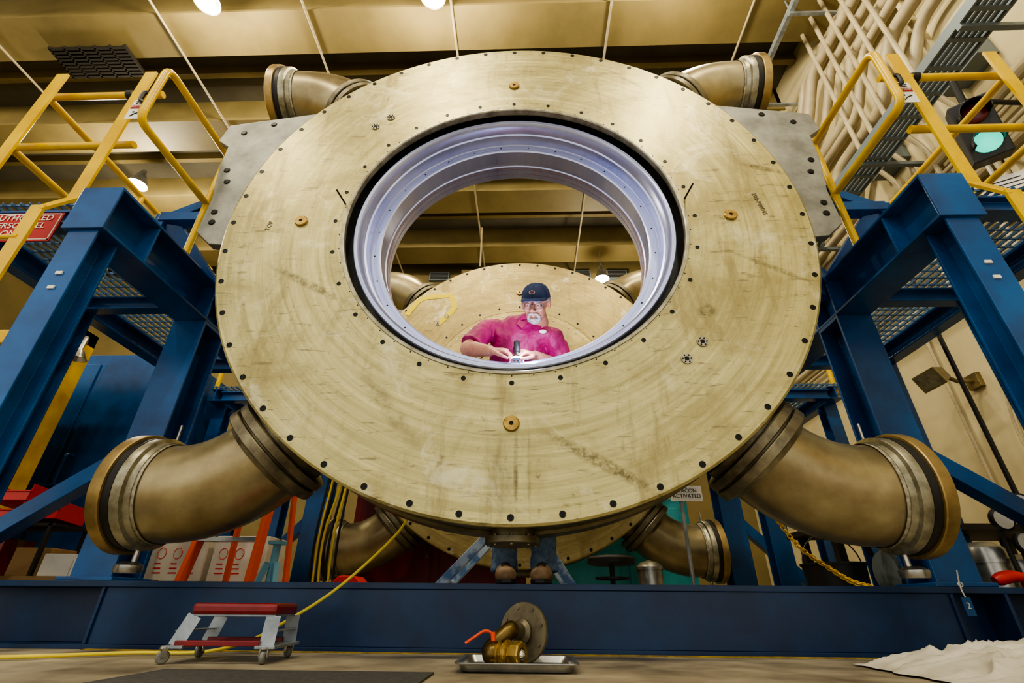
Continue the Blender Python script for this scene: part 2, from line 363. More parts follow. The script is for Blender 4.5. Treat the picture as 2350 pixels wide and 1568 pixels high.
def ring_assembly(name,Y,open_bore):
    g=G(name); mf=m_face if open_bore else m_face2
    a=Acc(); a.lathe([(.945,.0),(1.607,.0),(1.617,.006),(1.617,.034),(1.60,.04),(.945,.04)],(0,0,0),(0,1,0),160,closed=True)
    a.out('face_plate',mf,g,loc=(0,Y,CZ),ang=25)
    a=Acc(); a.lathe([(1.598,.04),(1.598,.30),(1.612,.305),(1.612,.44),(.88,.44)],(0,0,0),(0,1,0),160)
    a.out('drum_shell',m_rimb,g,loc=(0,Y,CZ),ang=25)
    if open_bore:
        a=Acc(); a.lathe([(.958,-.001),(.956,-.005),(.944,-.005),(.938,.0),(.938,.03),(.96,.03)],(0,0,0),(0,1,0),160); a.out('bore_lip',m_fls,g,loc=(0,Y,CZ),ang=25)
        a=Acc(); a.lathe([(.955,.03),(.955,.095),(.90,.095)],(0,0,0),(0,1,0),128); a.out('seal_groove',m_groove,g,loc=(0,Y,CZ),ang=25)
        a=Acc(); a.lathe([(.905,.095),(.905,.056),(.90,.05),(.882,.05),(.876,.056),(.866,.075),(.862,.12),(.852,.125),(.85,.195),(.845,.2),(.798,.2),(.79,.206),(.79,.30),(.797,.304),(.797,.325),(.79,.33),(.79,.43),(.80,.441),(.95,.441)],(0,0,0),(0,1,0),160)
        a.out('bore_liner',m_steel,g,loc=(0,Y,CZ),ang=25)
        a=Acc(); 
        for z in (.338,.352,.39): a.lathe([(.7905,z),(.7885,z+.002),(.7905,z+.004)],(0,0,0),(0,1,0),128)
        a.out('bore_score_lines',mat('score_red',(.45,.25,.28),.3,.5),g,loc=(0,Y,CZ))
        a=Acc()
        for k in range(28):
            t=2*math.pi*(k+.5)/28; a.lathe([(0,-.001),(.005,-.001),(.005,.004)],(.825*math.cos(t),.2,.825*math.sin(t)),(0,1,0),8)
        for k in range(60):
            t=2*math.pi*k/60; a.lathe([(0,-.001),(.0035,-.001),(.0035,.004)],(.965*math.cos(t),-.0,.965*math.sin(t)),(0,1,0),8)
        a.out('small_holes',m_bolt,g,loc=(0,Y,CZ))
    else:
        a=Acc(); a.lathe([(0,.02),(.55,.02),(.56,.006),(.93,.0),(.955,.004)],(0,0,0),(0,1,0),128); a.out('cover_plate',mf,g,loc=(0,Y,CZ),ang=20)
        a=Acc()
        for rr,n in ((.90,60),(.75,48),(.60,36)):
            for k in range(n):
                t=2*math.pi*k/n; a.lathe([(0,-.004),(.009,-.004),(.009,.004)],(rr*math.cos(t),.0,rr*math.sin(t)),(0,1,0),8)
        a.out('cover_screws',m_chrome,g,loc=(0,Y,CZ))
    a=Acc()
    for k in range(48):
        t=2*math.pi*k/48+math.pi/2; hexbolt(a,1.583*math.cos(t),0,1.583*math.sin(t),.0105)
    for k in range(28):
        t=2*math.pi*k/28+math.pi/2; hexbolt(a,1.0*math.cos(t),0,1.0*math.sin(t),.0085)
    a.out('face_bolts',m_bolt,g,loc=(0,Y,CZ))
    a=Acc(); b=Acc()
    for k in range(4):
        t=k*math.pi/2; x=1.194*math.cos(t);z=1.194*math.sin(t)
        a.lathe([(0,-.006),(.008,-.006),(.010,-.012),(.032,-.012),(.036,-.008),(.036,.002)],(x,0,z),(0,1,0),28)
        b.lathe([(0,-.0075),(.008,-.0075),(.008,-.004)],(x,0,z),(0,1,0),12)
    c=Acc()
    for t in (R(-41.5),R(-47.5),R(132),R(138)):
        x=1.197*math.cos(t);z=1.197*math.sin(t)
        c.lathe([(.010,-.002),(.012,-.006),(.026,-.006),(.028,.002)],(x,0,z),(0,1,0),24)
        b.lathe([(0,-.003),(.011,-.003),(.011,.0)],(x,0,z),(0,1,0),12)
        for q in range(6): b.lathe([(0,-.009),(.004,-.009),(.004,0)],(x+.019*math.cos(q*math.pi/3),0,z+.019*math.sin(q*math.pi/3)),(0,1,0),6)
    a.out('plugs',m_plug,g,loc=(0,Y,CZ)); b.out('plug_recess',m_bolt,g,loc=(0,Y,CZ)); c.out('port_fittings',m_fls,g,loc=(0,Y,CZ))
    if open_bore:
        a=Acc()
        for sx in (-1,1): a.cyl((sx*.965,Y+.01,CZ+.13),(sx*.985,Y-.10,CZ+.14),.005,8)
        a.out('guide_pins',m_bolt,g)
        text('stamp_top','TOP',.035,(-1.37,Y-.002,CZ-.03),(R(90),R(-80),0),m_fl,g)
        text('stamp_number','208-P88045',.035,(1.37,Y-.002,CZ+.08),(R(90),R(80),0),m_fl,g)
    for sx in (-1,1):
        pr=[(1.0,3.16),(1.30,3.09),(1.90,2.98),(1.93,2.83),(1.85,2.77),(1.85,2.58),(1.81,2.3),(1.82,2.05),(1.72,1.96),(1.45,1.93),(1.2,2.4)]
        n=len(pr); vs=[(sx*x,Y+.045,z) for x,z in pr]+[(sx*x,Y+.10,z) for x,z in pr]
        fs=[tuple(range(n)),tuple(range(n,2*n))]+[(i,(i+1)%n,n+(i+1)%n,n+i) for i in range(n)]
        mk('bracket_'+('r' if sx>0 else 'l'),vs,fs,m_plate,g,smooth=False,bevel=.004)
        a=Acc()
        for x,z in ((1.60,2.98),(1.78,2.90),(1.76,2.45),(1.79,2.55),(1.75,2.12),(1.76,2.2)): a.lathe([(0,-.006),(.016,-.006),(.02,-.002),(.02,0.002)],(sx*x,Y+.045,z),(0,1,0),16)
        a.out('bracket_bolts_'+('r' if sx>0 else 'l'),m_bolt,g)
    for sx in (-1,1):
        for sz in (-1,1): elbow(g,sx,sz,Y+.262,('l' if sx<0 else 'r')+('_low' if sz<0 else '_up'))
    a=Acc(); a.lathe([(.0,-.05),(.11,-.05),(.12,-.045),(.12,-.02),(.09,-.015),(.09,.04)],(0,Y+.25,CZ-1.61),(0,0,1),32)
    for k in range(8): a.cyl((.1*math.cos(k*.785),Y+.25+.1*math.sin(k*.785),CZ-1.665),(.1*math.cos(k*.785),Y+.25+.1*math.sin(k*.785),CZ-1.62),.008,6)
    a.out('drain_port',m_fl,g)
    return g
ring_assembly('bronze_ring_housing',2.0,True)
g2=ring_assembly('bronze_ring_housing.001',4.44,False)
a=Acc()
tp=[(-1.24,4.437,2.98),(-1.21,4.437,3.05),(-1.13,4.437,3.17),(-1.05,4.437,3.215),(-.786,4.437,3.24),(-.755,4.437,3.20),(-.72,4.437,3.08),(-.75,4.437,3.02),(-.88,4.437,2.87)]
a.sweep(tp,[(.0015,.034)]*len(tp),6,side=(0,1,0))
a.out('tape_strips',m_tape,g2,smooth=False)

# ------------------------------------------------------------------ blue support stands with platform
def stand(sx,Y0,front):
    g=G('blue_support_stand')
    X=2.08; Y1=Y0+1.95; zb=1.905; YC=Y0+.95; foot=.277 if front else 0.0
    a=Acc()
    a.ibeam((sx*X,Y0,zb),(sx*X,Y1,zb),.21,.27,.016,.012)
    a.box(sorted((sx*(X-.105),sx*(X+.105))),(Y0-.012,Y0),(zb-.135,zb+.135))
    for yy in (Y0+.28,YC-.1,YC+.1):
        a.box(sorted((sx*(X-.10),sx*(X+.10))),(yy-.006,yy+.006),(zb-.12,zb+.12))
    a.out('top_beam',m_blue,g,smooth=False,bevel=.003)
    a=Acc()
    a.ibeam((sx*X,Y0+.07,0.0),(sx*X,Y0+.07,zb-.135),.15,.13,.012,.009,up=(0,1,0))
    a.box(sorted((sx*(X-.11),sx*(X+.11))),(Y0-.03,Y0+.17),(0,.02))
    a.ibeam((sx*X,YC,foot),(sx*X,YC,zb-.135),.21,.21,.014,.010,up=(0,1,0))
    a.box(sorted((sx*(X-.14),sx*(X+.14))),(YC-.14,YC+.14),(foot,foot+.018))
    a.box(sorted((sx*(X-.105),sx*(X+.105))),(YC-.1,YC+.1),(zb-.16,zb-.135))
    for yy in (YC,Y1-.06): a.ibeam((sx*2.97,yy,foot if yy==YC else 0),(sx*2.97,yy,1.92),.13,.13,.012,.009,up=(0,1,0))
    a.ibeam((sx*2.97,Y0+.3,0),(sx*2.97,Y0+.3,1.92),.12,.12,.012,.009,up=(0,1,0))
    a.out('columns',m_blue,g,smooth=False,bevel=.003)
    a=Acc()
    a.ibeam((sx*2.97,Y0+.10,1.97),(sx*2.97,Y1,1.97),.10,.13)
    for yy in (Y0+.15,YC,Y1-.06): a.ibeam((sx*(X+.1),yy,1.96),(sx*2.92,yy,1.96),.08,.10)
    a.bar((sx*X,YC,1.02),(sx*3.05,YC,foot+.03),.09,.09,up=(0,1,0))
    yb=Y0+.68
    a.bar((sx*2.40,yb,2.47),(sx*1.75,yb,2.47),.09,.07)
    a.bar((sx*2.40,yb,2.45),(sx*1.74,yb,2.83),.07,.06,up=(0,1,0))
    a.bar((sx*2.38,yb,2.50),(sx*2.05,YC+.05,2.03),.10,.07,up=(0,1,0))
    a.bar((sx*1.76,yb+.05,2.10),(sx*2.08,YC,2.03),.10,.10,up=(0,1,0))
    a.bar((sx*1.72,yb+.05,2.0),(sx*2.0,yb+.25,1.98),.12,.08,up=(0,1,0))
    a.bar((sx*2.40,yb,1.98),(sx*2.40,yb,2.5),.07,.07,up=(0,1,0))
    a.out('braces',m_blue,g,smooth=False,bevel=.003)
    a=Acc()
    for zz in (1.50,1.42): a.box(sorted((sx*(X-.02),sx*(X+.01))),(Y0-.002,Y0+.004),(zz,zz+.016))
    a.out('white_tags',m_white,g,smooth=False)
    a=Acc(); x0,x1=X+.105,3.02
    y=Y0+.12
    while y<Y1: a.box(sorted((sx*x0,sx*x1)),(y-.003,y+.003),(2.050,2.062)); y+=.075
    x=x0
    while x<x1: a.box(sorted((sx*(x-.003),sx*(x+.003))),(Y0+.1,Y1),(2.045,2.062)); x+=.050
    a.out('grating',m_grate,g,smooth=False)
    rg=G('guard_rail'); a=Acc(); r=.022; XI=X+.01; XO=3.0
    zt,zm=3.03,2.555
    a.sweep(rounded([(sx*XI,Y1-.02,zt),(sx*XI,Y0-.03,zt),(sx*XI,Y0-.03,zm),(sx*XI,Y1-.02,zm)],.07),r,12)
    a.sweep([(sx*XO,Y1,zt),(sx*XO,Y0+.14,zt)],r,12); a.sweep([(sx*XO,Y1,zm),(sx*XO,Y0+.14,zm)],r,12)
    for yy in (Y0+.14,Y0+1.0,Y1-.02): a.cyl((sx*XO,yy,2.04),(sx*XO,yy,zt),r,12)
    for yy in (Y0+.62,Y1-.02): a.cyl((sx*XI,yy,2.04),(sx*XI,yy,zt),r,12)
    if front:
        a.sweep(rounded([(sx*2.24,Y0+.14,zt),(sx*XO,Y0+.14,zt),(sx*XO,Y0+.14,zm),(sx*2.24,Y0+.14,zm)],.06),r,12)
        for xx in (2.285,2.86):
            pf=[(-.007,-.036),(.007,-.036),(.007,.036),(-.007,.036)]
            a.prism(pf,(sx*xx,Y0+.05,3.12),(sx*xx,Y0+.05,2.02),up=(1,0,0))
            a.prism(pf,(sx*xx,Y0+.05,2.03),(sx*(xx+.05),Y0-.03,1.88),up=(1,0,0))
            a.prism(pf,(sx*(xx+.05),Y0-.03,1.90),(sx*(xx+.05),Y0-.03,0.0),up=(1,0,0))
        for k in range(6): a.cyl((sx*2.34,Y0-.03,.3+.28*k),(sx*2.91,Y0-.03,.3+.28*k),.012,10)
    a.out('rails',m_yel,rg,ang=40)
    if front:
        b=Acc(); b.lathe([(.024,-.02),(.03,-.02),(.03,.02),(.024,.02)],(sx*2.45,Y0+.14,zt),(1,0,0),16)
        b.sweep(rounded([(sx*2.11,Y0-.01,2.80),(sx*2.15,Y0-.03,2.80),(sx*2.15,Y0-.03,2.72),(sx*2.11,Y0-.03,2.70)],.02),.012,8)
        b.out('latches',m_black,rg)
        s=G('danger_sign'); c=Acc(); c.box(sorted((sx*2.12,sx*2.22)),(Y0+.0,Y0+.003),(2.60,2.77)); c.out('placard',m_white,s,smooth=False)
        c=Acc(); c.box(sorted((sx*2.125,sx*2.215)),(Y0-.003,Y0),(2.69,2.72)); c.out('red_header',m_signr,s,smooth=False)
        text('lettering','DANGER',.02,(sx*2.17,Y0-.005,2.705),(R(90),0,0),m_white,s)
        text('lettering_2','Gate must\nbe closed',.015,(sx*2.17,Y0-.001,2.745),(R(90),0,0),m_bolt,s)
        c=Acc(); q=sx*2.17; c.sweep([(q-.025,Y0-.001,2.62),(q,Y0-.001,2.645),(q+.025,Y0-.001,2.655)],.003,6); c.ell((q-.015,Y0-.001,2.66),(.007,.002,.007))
        c.out('falling_figure',m_bolt,s)
    return g
for sx,Yb,fr in ((-1,1.71,True),(1,1.71,True),(-1,4.15,False),(1,4.15,False)):
    stand(sx,Yb,fr)
s=G('authorized_personnel_sign'); a=Acc(); a.box((-2.75,-2.34),(1.80,1.806),(1.78,1.97)); a.out('panel',m_signr,s,smooth=False)
a=Acc(); 
for z in (1.788,1.958): a.box((-2.742,-2.348),(1.7975,1.800),(z,z+.005))
for x in (-2.742,-2.353): a.box((x,x+.005),(1.7975,1.800),(1.788,1.963))
a.out('border',m_white,s,smooth=False)
text('lettering','AUTHORIZED\nPERSONNEL\nONLY',.052,(-2.545,1.797,1.88),(R(90),0,0),m_white,s)

# base beam
g=G('blue_base_beam'); a=Acc()
a.box((-3.6,3.6),(2.50,2.80),(.250,.276)); a.box((-3.6,3.6),(2.50,2.80),(0,.018))
a.box((-1.95,1.98),(2.515,2.53),(.018,.25)); a.box((-3.6,3.6),(2.645,2.66),(.018,.25))
for x in (-3.0,-1.95,1.98,2.22,3.0): a.box((x-.008,x+.008),(2.505,2.65),(.018,.25))
a.out('beam_section',m_dblue,g,smooth=False,bevel=.002)
g=G('floor_line_yellow'); a=Acc(); a.box((-1.9,2.6),(2.44,2.475),(0,.004)); a.out('stripe',mat('worn_yellow',(.74,.62,.20),0,.7,(.40,.34,.18),14),g,smooth=False)

# ------------------------------------------------------------------ creeper seat
g=G('rolling_creeper_seat'); cx,cy=-1.03,2.07
Mz=Matrix.Translation((cx,cy,0))@Matrix.Rotation(R(6),4,'Z')
a=Acc(); a.box((-.125,.175),(-.12,.12),(.148,.186),Mz); a.out('pad',m_red,g,smooth=False,bevel=.012)
a=Acc(); a.box((-.12,.17),(-.11,.11),(.142,.150),Mz)
for sg_,xt in ((-1,-.11),(1,.165)):
    xb=xt-(.035 if sg_<0 else .0)
    for sy in (-1,1):
        a.prism([(-.028,-.003),(.028,-.003),(.020,.003),(-.020,.003)],Mz@Vector((xt,sy*.11,.145)),Mz@Vector((xb,sy*.12,.05)),up=(0,1,0))
    a.box((xb-.035,xb+.035),(-.14,.14),(.045,.055),Mz)
    a.box((xb-.02,xb+.02),(-.11,.11),(.095,.10),Mz)
a.out('frame',m_gal,g,smooth=False,bevel=.002)
a=Acc()
for sy in (-1,1): a.box((-.145,.14),(sy*.12-.012,sy*.12+.012),(.052,.070),Mz)
a.out('red_rails',m_red,g,smooth=False,bevel=.003)
a=Acc();b=Acc()
for x in (-.17,.165):
    for y in (-.13,.13):
        p=Mz@Vector((x,y,.021)); ax=Vector((math.cos(.4*x*9),math.sin(.4*x*9+y*4),0)).normalized(); 
        a.lathe([(0,-.008),(.008,-.010),(.017,-.009),(.021,-.005),(.021,.005),(.017,.009),(.008,.010),(0,.008)],p,ax,24)
        b.bar(p-ax*.013,p-ax*.013+Vector((0,0,.028)),.004,.016,up=ax.cross(Vector((0,0,1)))); b.bar(p+ax*.013,p+ax*.013+Vector((0,0,.028)),.004,.016,up=ax.cross(Vector((0,0,1))))
        b.cyl(p+Vector((0,0,.024)),p+Vector((0,0,.03)),.016,12)
a.out('wheels',mat('caster_wheel',(.45,.45,.43),.1,.5),g); b.out('caster_forks',m_chrome,g)

# ------------------------------------------------------------------ tray + valve
g=G('drip_tray')
def rect(x0,x1,y0,y1,z,r=.03,n=5):
    out=[]
    for (cx_,cy_,a0) in ((x1-r,y0+r,-90),(x1-r,y1-r,0),(x0+r,y1-r,90),(x0+r,y0+r,180)):
        for k in range(n+1):
            t=R(a0+90*k/n); out.append((cx_+r*math.cos(t),cy_+r*math.sin(t),z))
    return out
loops=[rect(-.135,.195,1.80,2.07,.002),rect(-.145,.205,1.79,2.08,.006),rect(-.155,.215,1.78,2.09,.026),rect(-.165,.225,1.77,2.10,.028),rect(-.166,.226,1.769,2.101,.024)]
n=len(loops[0]); vs=[p for l in loops for p in l]; fs=[tuple(range(n))]
for i in range(len(loops)-1):
    for k in range(n): fs.append((i*n+k,i*n+(k+1)%n,(i+1)*n+(k+1)%n,(i+1)*n+k))
o_=mk('tray_pan',vs,fs,m_alu,g); so=o_.modifiers.new('s','SOLIDIFY'); so.thickness=.0015
g=G('flanged_ball_valve'); a=Acc()
nx=Vector((-.50,-.85,.10)).normalized(); fc=Vector((.05,2.0,.102))
a.lathe([(0,.008),(.094,.008),(.096,.005),(.096,-.006),(.094,-.008),(0,-.008)],fc,nx,48)
for k in range(8):
    t=k*math.pi/4+.3; u=nx.cross(Vector((0,0,1))).normalized(); w=nx.cross(u); a.cyl(fc+(u*math.cos(t)+w*math.sin(t))*.078-nx*.01,fc+(u*math.cos(t)+w*math.sin(t))*.078+nx*.012,.006,6)
a.lathe([(.04,.008),(.04,.02),(.026,.03),(.026,.08)],fc,nx,32)
a.out('blind_flange',mat('dull_steel',(.50,.47,.38),.7,.45,(.36,.33,.27),14),g)
a=Acc(); p=fc+nx*.08
q=Vector((-.045,1.865,.045))
a.sweep(smoothpath([p,p+nx*.02+Vector((0,0,-.005)),q+Vector((-.015,.02,.01)),q],6),.028,20)
a.ell(q,(.040,.040,.038)); d=Vector((.84,-.50,.02)).normalized()
a.out('valve_body',mat('bronze_dark',(.42,.35,.2),.85,.35,(.26,.21,.12),20),g)
a=Acc(); a.lathe([(0,.0),(.035,0),(.036,.025),(.030,.03),(.030,.038),(.038,.04),(.038,.062),(.032,.066),(.032,.076),(.039,.078),(.039,.104),(.035,.108),(.022,.108),(.018,.10),(0,.10)],q,d,8)
a.lathe([(.036,.043),(.041,.048),(.041,.056),(.036,.060)],q,d,32)
a.out('brass_coupling',m_plug,g,ang=30)
a=Acc(); a.ell(q+d*.102,(.018,.018,.018)); a.out('sight_glass',m_chrome,g)
a=Acc(); lv=[q+Vector((-.005,.0,.03)),q+Vector((-.01,0,.062)),q+Vector((-.035,-.005,.066)),q+Vector((-.095,-.015,.030))]
a.sweep(rounded(lv,.012),(.0045),8); a.cyl(q,q+Vector((-.006,0,.062)),.008,10); a.out('lever',mat('orange_lever',(.85,.28,.08),0,.4),g)

# ------------------------------------------------------------------ hoses, mats, cloth
g=G('yellow_air_hose'); a=Acc()
a.sweep(smoothpath([(-.50,2.48,.62),(-.56,2.48,.50),(-.70,2.44,.34),(-.82,2.38,.22),(-.95,2.30,.12),(-1.08,2.28,.05),(-1.25,2.26,.012),(-1.5,2.2,.011),(-1.75,2.0,.011),(-2.1,1.86,.011),(-2.7,1.8,.011)],8),.0065,10)
a.out('hose',m_hose,g)
g=G('floor_mat'); a=Acc(); a.box((-1.05,-.22),(1.2,1.75),(.0,.006)); a.out('mat_body',m_mat,g,smooth=False)
g=G('crumpled_drop_cloth'); vs=[];fs=[]; nx_,ny_=100,70
for j in range(ny_+1):
    for i in range(nx_+1):
        u=i/nx_;v=j/ny_
        x=1.27+u*.66+.04*noise.noise(Vector((u*5,v*6,3)))*min(1,(1-u)*6)-(.05*(1-v)); y=1.45+v*.72+.04*noise.noise(Vector((u*5,v*5,9)))
        edge=min(1,u*4,(1-v)*4)
        ri=1-abs(noise.noise(Vector((u*5+v*3,v*7,0))))*2.2
        z=.006+edge*(.045*max(0,ri)+.05*abs(noise.noise(Vector((u*3+v*4,v*2,5))))+.05*u)
        vs.append((x,y,z))
for j in range(ny_):
    for i in range(nx_):
        k=j*(nx_+1)+i; fs.append((k,k+1,k+nx_+2,k+nx_+1))
mk('cloth',vs,fs,m_cloth,g,ang=180)

# ------------------------------------------------------------------ background equipment
g=G('orange_step_ladder'); a=Acc();b=Acc()
for x in (-2.13,-1.66):
    xt=-1.9+(x+1.9)*.62
    a.bar((x,3.25,0),(xt,3.55,1.75),.03,.085,up=(0,1,0)); a.bar((x,3.85,0),(xt,3.6,1.75),.025,.05,up=(0,1,0))
for k in range(6):
    t=(k+1)/6.3; w=.235*(1-.38*t); b.box((-1.9-w,-1.9+w),(3.25+.3*t-.04,3.25+.3*t+.04),(1.75*t-.012,1.75*t+.012))
b.box((-2.06,-1.74),(3.48,3.68),(1.75,1.80))
b.sweep([(-2.04,3.25,.1),(-2.04,3.80,.3)],.006,6)
a.out('side_rails',m_orange,g,smooth=False,bevel=.003); b.out('steps',m_alu,g,smooth=False)
def carton(x,y,z,w,d,h,rot=0,m=m_card,printed=True,name='cardboard_carton'):
    g=G(name); M=Matrix.Translation((x,y,z))@Matrix.Rotation(rot,4,'Z')
    a=Acc(); a.box((-w/2,w/2),(-d/2,d/2),(0,h),M); a.out('box',m,g,smooth=False,bevel=.004)
    a=Acc(); a.box((-w/2-.001,w/2+.001),(-.02,.02),(h-.05,h+.001),M); a.out('packing_tape',m_kraft,g,smooth=False)
    if printed:
        a=Acc(); 
        for i in range(3):
            a.sweep([M@Vector((-w*.3+i*w*.3+w*.08*math.cos(t),-d/2-.0005,h*.6+h*.12*math.sin(t))) for t in [2*math.pi*k/14 for k in range(14)]],.003,5,closed=True)
            for k in range(3): a.box((-w*.38+i*w*.3,-w*.22+i*w*.3-.01*k),(-d/2-.001,-d/2),(h*(.16+.1*k),h*(.19+.1*k)),M)
        a.out('red_print',m_redp,g,smooth=False)
for (x,y,z) in ((-2.62,4.12,0),(-2.15,4.14,0),(-2.62,4.12,.33),(-2.15,4.14,.33)): carton(x,y,z,.42,.36,.32)
g=G('low_work_shelf'); a=Acc(); a.box((-3.4,-2.22),(2.86,3.25),(.28,.31)); 
for x in (-3.35,-2.3):
    for y in (2.9,3.2): a.box((x,x+.04),(y,y+.04),(0,.28))
a.out('shelf_top',m_kraft,g,smooth=False)
carton(-2.58,2.98,.31,.17,.2,.115,.05,m_card,False,'parts_box'); carton(-2.39,2.97,.31,.17,.2,.105,-.05,m_card,False,'parts_box')
carton(-2.79,3.02,.31,.2,.2,.15,.1,m_kraft,False,'parts_box'); carton(-3.1,3.02,.31,.25,.2,.20,.0,m_maroon,False,'parts_box')
def bin_(x,y,z,rot):
    g=G('red_parts_bin'); M=Matrix.Translation((x,y,z))@Matrix.Rotation(rot,4,'Z')@Matrix.Rotation(R(-6),4,'X')
    w,d,h=.13,.2,.10; th=.006; a=Acc()
    a.box((-w,w),(-d/2,d/2),(0,th),M); a.box((-w,-w+th),(-d/2,d/2),(0,h),M); a.box((w-th,w),(-d/2,d/2),(0,h),M); a.box((-w,w),(d/2-th,d/2),(0,h),M); a.box((-w,w),(-d/2,-d/2+th),(0,h*.55),M)
    a.box((-w-.01,w+.01),(-d/2-.008,-d/2+.004),(h*.5,h*.6),M)
    a.out('bin_shell',m_redp,g,smooth=False,bevel=.003)
bin_(-3.12,3.02,.606,.1); bin_(-2.84,3.0,.606,-.05); bin_(-3.10,3.02,.715,.0)
g=G('bin_rack'); a=Acc()
for x in (-3.34,-2.72): 
    for y in (2.88,3.13): a.box((x,x+.02),(y,y+.02),(.31,.59))
a.box((-3.34,-2.68),(2.88,3.15),(.575,.59)); a.out('rack_frame',m_dark,g,smooth=False)
g=G('blue_equipment_cabinet'); a=Acc(); a.box((-4.5,-3.1),(3.85,4.6),(0,2.2)); 
a.box((-4.4,-3.83),(3.835,3.85),(.1,2.1)); a.box((-3.78,-3.16),(3.835,3.85),(.1,2.1))
a.box((-4.3,-3.2),(3.828,3.836),(1.0,1.02))
a.sweep(rounded([(-3.7,3.83,1.25),(-3.7,3.77,1.25),(-3.7,3.77,1.0),(-3.7,3.83,1.0)],.03),.012,8)
a.out('cabinet_body',m_blue,g,smooth=False,bevel=.006)
g=G('yellow_frame_enclosure'); a=Acc()
for x in (-3.50,-4.9): a.box((x-.06,x+.06),(3.2,3.34),(0,2.1))
a.box((-4.97,-3.44),(3.2,3.34),(1.98,2.1)); a.out('yellow_frame',m_yel,g,smooth=False,bevel=.008)
a=Acc(); a.box((-4.83,-3.56),(3.25,3.28),(0,1.98)); a.out('sheet_panel',m_sheet,g,smooth=False)
a=Acc(); a.sweep(rounded([(-3.44,3.25,2.0),(-3.35,3.15,2.0),(-3.3,3.1,1.85)],.05),.015,8); a.lathe([(.0,.0),(.03,0),(.07,-.07),(.065,-.07),(.02,-.01)],(-3.3,3.1,1.85),(0,0,1),20); a.out('task_light_shade',m_alu,g)
g=G('maroon_machine_cabinet'); a=Acc(); a.box((-1.75,.05),(5.25,6.1),(0,1.35)); a.box((-1.68,-.9),(5.235,5.25),(.1,1.25)); a.box((-.82,-.02),(5.235,5.25),(.1,1.25)); a.out('cabinet_body',m_maroon,g,smooth=False,bevel=.01)
a=Acc(); a.box((-.95,-.93),(5.2,5.235),(.6,.8)); a.out('handle',m_chrome,g,smooth=False)
g=G('red_tool_tote'); a=Acc(); a.box((-1.25,-.95),(3.4,3.6),(0,.26)); a.prism([(-.15,0),(.15,0),(.05,.09),(-.05,.09)],(-1.1,3.4,.26),(-1.1,3.6,.26)); a.out('tote_body',m_redp,g,smooth=False,bevel=.006)
g=G('teal_machine_cabinet'); a=Acc(); a.box((.3,1.75),(5.3,6.0),(0,1.2)); a.box((.4,1.0),(5.28,5.3),(.1,1.1)); a.box((1.08,1.65),(5.28,5.3),(.1,1.1)); a.out('cabinet_body',m_teal,g,smooth=False,bevel=.01)
a=Acc(); a.cyl((.98,4.0,0),(.98,4.0,.45),.09,24); a.lathe([(.0,.5),(.07,.48),(.10,.45),(.10,.43)],(.98,4.0,0),(0,0,1),24); a.out('tank',m_alu,G('small_pressure_tank'))
g=G('shop_stool'); a=Acc(); a.lathe([(0,.50),(.15,.50),(.17,.485),(.17,.455),(.15,.445),(0,.445)],(.66,3.75,0),(0,0,1),32); a.out('seat_pad',m_black,g)
a=Acc(); a.cyl((.66,3.75,.08),(.66,3.75,.45),.018,12)
for k in range(5): a.bar((.66,3.75,.09),(.66+.22*math.cos(k*1.257),3.75+.22*math.sin(k*1.257),.05),.02,.02); a.ell((.66+.22*math.cos(k*1.257),3.75+.22*math.sin(k*1.257),.028),(.026,.026,.026),seg=10,rings=8)
a.lathe([(.10,-.008),(.12,-.008),(.12,.008),(.10,.008)],(.66,3.75,.36),(0,0,1),24); a.out('stool_base',m_black,g)
g=G('support_trestle'); a=Acc()
for y in (3.05,3.35):
    a.bar((.02,y,.74),(-.72,y,0),.05,.05,up=(0,1,0)); a.bar((.02,y,.74),(.50,y,0),.05,.05,up=(0,1,0))
a.bar((.02,3.0,.76),(.02,3.42,.76),.06,.06); a.bar((-.42,3.05,.3),(-.42,3.35,.3),.04,.04)
a.out('trestle_frame',m_blue2,g,smooth=False,bevel=.003)
g=G('blue_jack_stand'); a=Acc()
for dx,dy in ((-.12,-.1),(.12,-.1),(0,.12)): a.bar((-1.45+dx,3.1+dy,0),(-1.45+dx*.2,3.1+dy*.2,.40),.03,.03,up=(1,1,0))
a.cyl((-1.45,3.1,.25),(-1.45,3.1,.50),.022,12); a.box((-1.49,-1.41),(3.06,3.14),(.50,.52)); a.out('jack_legs',mat('pale_blue_paint',(.45,.68,.78),0,.5),g,smooth=False)
g=G('cable_bundle'); a=Acc();b=Acc()
for k in range(7):
    x=-1.58+.03*k; acc=a if k%2 else b
    acc.sweep(smoothpath([(x,4.0,1.6),(x+.03*random.random(),3.98,1.1),(x-.04*random.random(),3.96,.6),(x+.02,4.0,.0)],6),.010,8)
a.out('yellow_cables',m_hose,g); b.out('black_cables',m_black,g)
g=G('steel_workbench'); a=Acc(); a.box((1.95,3.5),(3.25,3.8),(.62,.66))
for x in (2.0,3.4):
    for y in (3.3,3.7): a.box((x,x+.05),(y,y+.05),(0,.62))
a.box((2.0,3.45),(3.3,3.75),(.2,.22)); a.out('bench_frame',m_dark,g,smooth=False,bevel=.003)
g=G('coolant_bucket'); a=Acc(); a.lathe([(0,.0),(.13,.0),(.16,.40),(.168,.40),(.168,.41),(.155,.41),(.125,.01),(0,.01)],(1.80,3.05,.0),(0,0,1),32); a.sweep(arc((1.80,3.05,.40),.165,0,math.pi,16),.004,6); a.out('bucket',m_black,g)
g=G('vacuum_pump'); a=Acc(); a.sweep([(2.05,3.0,.36),(2.38,3.0,.36)],.11,24)
for k in range(9): a.lathe([(.11,-.004),(.125,-.004),(.125,.004),(.11,.004)],(2.08+k*.034,3.0,.36),(1,0,0),24)
a.box((2.05,2.4),(2.92,3.08),(.2,.26)); a.box((2.0,2.45),(2.88,3.12),(0,.2)); a.out('pump_motor',m_grey,g)
